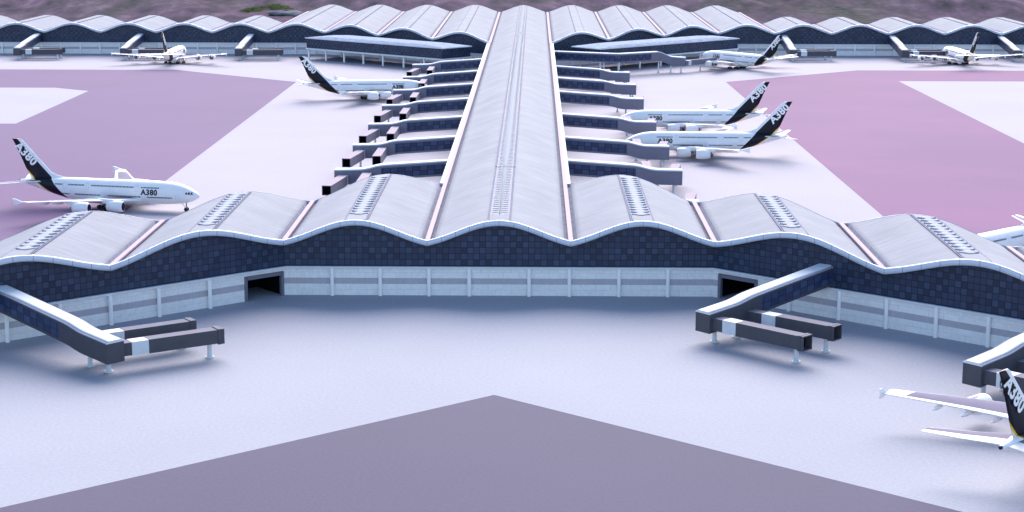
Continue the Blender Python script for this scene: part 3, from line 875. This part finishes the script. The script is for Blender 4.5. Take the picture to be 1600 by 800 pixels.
    for (x,z,w) in ((-50,10.5,.05),(-53,10.75,.25),(-55.5,11.3,.35),(-57.5,12.2,.4)):
        rows.append([(x,w,z-1),(x,w*.5,z-.1),(x,0,z),(x,-w*.5,z-.1),(x,-w,z-1)])
    mb.grid(rows,0,cap=True); mb.build('dorsal_fillet',M['pwhite'],e)
    # wings, stabilisers
    for s in (-1,1):
        secs=[(2.6,-21.0,19.0,3.5,.12),(4.2,-22.0,18.0,3.7,.12),(9,-25.4,14.8,4.3,.115),(14.9,-29.4,12.0,5.1,.11),(22,-34.6,9.6,6.0,.10),(30,-40.6,7.0,6.9,.095),(34.5,-43.9,5.7,7.35,.09),(38.4,-46.9,4.6,7.8,.085)]
        rows=[airfoil(xl,c,z,s*y,th) for (y,xl,c,z,th) in secs]
        if s>0: rows=[r[::-1] for r in rows]
        mb=MB(); nn=len(rows[0])
        def mt(i,j,s=s,nn=nn):
            jj=j if s<0 else nn-2-j
            return 1 if (jj in (2,3,4,5) and i<6) else 0
        mb.grid(rows,mt,closed=True,cap=True,capmat=0); w=mb.build('wing',[M['pwhite'],M['wgrey']],e)
        mb=MB()  # wing-tip fence
        P=[(-48.4,7.85),(-51.3,8.9),(-52.4,9.0),(-51.9,8.0),(-52.2,6.8),(-51.1,6.9)]
        a=[(x,s*38.35,z) for x,z in P]; b_=[(x,s*38.6,z) for x,z in P]
        mb.grid([a,b_],0,closed=True,cap=True,smooth=False); mb.build('wingtip_fence',M['pwhite'],w)
        for (y,x,z,L) in ((8.5,-40.0,3.55,6.5),(17,-40.9,4.6,5.5),(22.5,-43.6,5.3,5),(28,-46.0,6.0,4.4)):
            mb=MB(); rows=[]
            for t,r in ((0,.05),(.12,.45),(.35,.62),(.65,.5),(.88,.25),(1,.03)):
                rows.append([(x+L*.45-L*t,s*y+r*.75*math.cos(q),z-.35*t+r*math.sin(q)) for q in [2*math.pi*k/10 for k in range(10)]])
            mb.grid(rows,0,closed=True,cap=True); mb.build('flap_fairing',M['pwhite'],w)
        secs=[(.6,-60.3,9.0,8.7,.10),(2,-61.2,8.5,8.85,.10),(8,-66.0,6.2,9.2,.09),(15.1,-71.0,3.3,9.6,.08)]
        rows=[airfoil(xl,c,z,s*y,th) for (y,xl,c,z,th) in secs]
        if s>0: rows=[r[::-1] for r in rows]
        mb=MB(); mb.grid(rows,lambda i,j,s=s,nn=nn:(1 if ((j if s<0 else nn-2-j) in (2,3,4)) else 0),closed=True,cap=True,capmat=0); mb.build('tailplane',[M['pwhite'],M['wgrey']],e)
        # engines
        for (y,x,z) in ((14.9,-22.9,3.35),(25.7,-30.6,4.25)):
            prof_=[(.3,1.50),(.18,1.80),(-.3,1.98),(-1.6,2.12),(-3.2,2.12),(-4.7,1.95),(-5.7,1.62),(-5.75,1.4)]
            ring=lambda dx,r:[(x+dx,s*y+r*math.cos(q),z+r*math.sin(q)) for q in [2*math.pi*k/24 for k in range(24)]]
            mb=MB(); mb.grid([ring(-1.0,1.36)]+[ring(a_,b2) for a_,b2 in prof_]+[ring(-4.6,1.2)],lambda i,j:1 if i==0 else 0,closed=True)
            nac=mb.build('engine',[M['pwhite'],M['fan']],e)
            mb=MB(); mb.grid([ring(-1.0,1.40),ring(-1.02,.45),ring(-.3,.05)],0,closed=True,cap=True); mb.build('fan',M['fan'],nac)
            mb=MB(); mb.grid([ring(-4.4,1.3),ring(-4.6,1.05),ring(-6.2,.72),ring(-6.25,.5),ring(-7.2,.06)],0,closed=True,cap=True); mb.build('exhaust_cone',M['exh'],nac)
            mb=MB(); zt=z+2.5 if y<20 else z+2.3
            P=[(x-1.2,z+1.75),(x-4.0,zt),(x-9.5,zt+.2),(x-7.5,z+.9),(x-4.8,z+.9)]
            mb.grid([[(a_,s*y-.22,b2) for a_,b2 in P],[(a_,s*y+.22,b2) for a_,b2 in P]],0,closed=True,cap=True,smooth=False); mb.build('pylon',M['pwhite'],nac)
    # landing gear
    def wheel(mbx,x,y,r=.68,w=.5): mbx.tube((x,y-w/2,r),(x,y+w/2,r),r,n=16)
    def gear(name,x,y,rows_):
        mb=MB(); mb.tube((x,y,.8),(x,y,3.3),.24,n=10); mb.tube((x-.2,y,1.0),(x-1.8,y,3.0),.12,n=8)
        if rows_: mb.box((x,y,.75),(max(rows_)-min(rows_)+.3,.35,.3))
        o=mb.build(name,M['strut'],e)
        for dx in rows_:
            for dy in (-.55,.55):
                m_=MB(); wheel(m_,x+dx,y+dy); m_.build('wheel',M['tyre'],o)
    gear('nose_gear',-5.2,0,(0,))
    for s in (-1,1):
        gear('wing_gear',-33.0,s*6.1,(-.85,.85)); gear('body_gear',-36.4,s*2.7,(-1.6,0,1.6))
    return e
air=make_airliner()
S=.99
ga='white airliners with dark tail bands'
PL=[(-109.2,134.9,-.22,'white airliner parked behind the left end of the near roof, nose to the right'),
 (48.7,280.2,3.10,'white airliner right of the pier, the nearer of the two overlapping ones'),
 (49.7,359.2,3.15,'white airliner right of the pier, the farther of the two overlapping ones'),
 (-49.2,500.6,.15,'white airliner nosed to the left side of the pier among its far bridges'),
 (120.9,705.5,2.28,'white airliner seen from behind at the long bridge of the right raised hall'),
 (-233.2,738.7,1.57,'small white airliner seen from the rear at left, before the far concourse'),
 (293.3,748.2,1.65,'small white airliner seen from the rear at right, before the far concourse'),
 (145.6,-112.6,.81,'nearest airliner, cut by the right edge with only left wing and tail showing'),
 (121.1,21.8,3.87,'airliner cut by the right edge, seen behind the right end of the near roof')]
for i,(x,y,a,lab) in enumerate(PL):
    o=air if i==0 else copy_tree(air)
    o.location=(x,y,.004); o.rotation_euler=(0,0,a); o.scale=(S,S,S); tag(o,lab,'airliner',ga)

# ------------------------------------------------------------------ light, world
w=bpy.data.worlds.new('World'); scene.world=w; w.use_nodes=True; nt=w.node_tree
bg=nt.nodes['Background']; sky=nt.nodes.new('ShaderNodeTexSky'); sky.sky_type='NISHITA'; sky.sun_disc=False
EL,AZ=R(26),R(4)      # sun stands beyond the far concourse, slightly to the right
sky.sun_elevation=EL; sky.sun_rotation=AZ; sky.air_density=1.0; sky.dust_density=1.6; sky.ozone_density=2.6
nt.links.new(sky.outputs[0],bg.inputs[0]); bg.inputs[1].default_value=.15
sl=bpy.data.lights.new('sun','SUN'); sl.energy=3.6; sl.angle=R(60); sl.color=(1,.93,.94)
so=bpy.data.objects.new('sun',sl); COL.objects.link(so)
dirv=Vector((math.sin(AZ)*math.cos(EL),math.cos(AZ)*math.cos(EL),math.sin(EL)))
so.rotation_euler=(-dirv).to_track_quat('-Z','Y').to_euler(); so.location=(0,600,900)
vs=scene.view_settings; vs.view_transform='Standard'; vs.look='None'; vs.gamma=1; vs.use_curve_mapping=False; vs.exposure=1.24
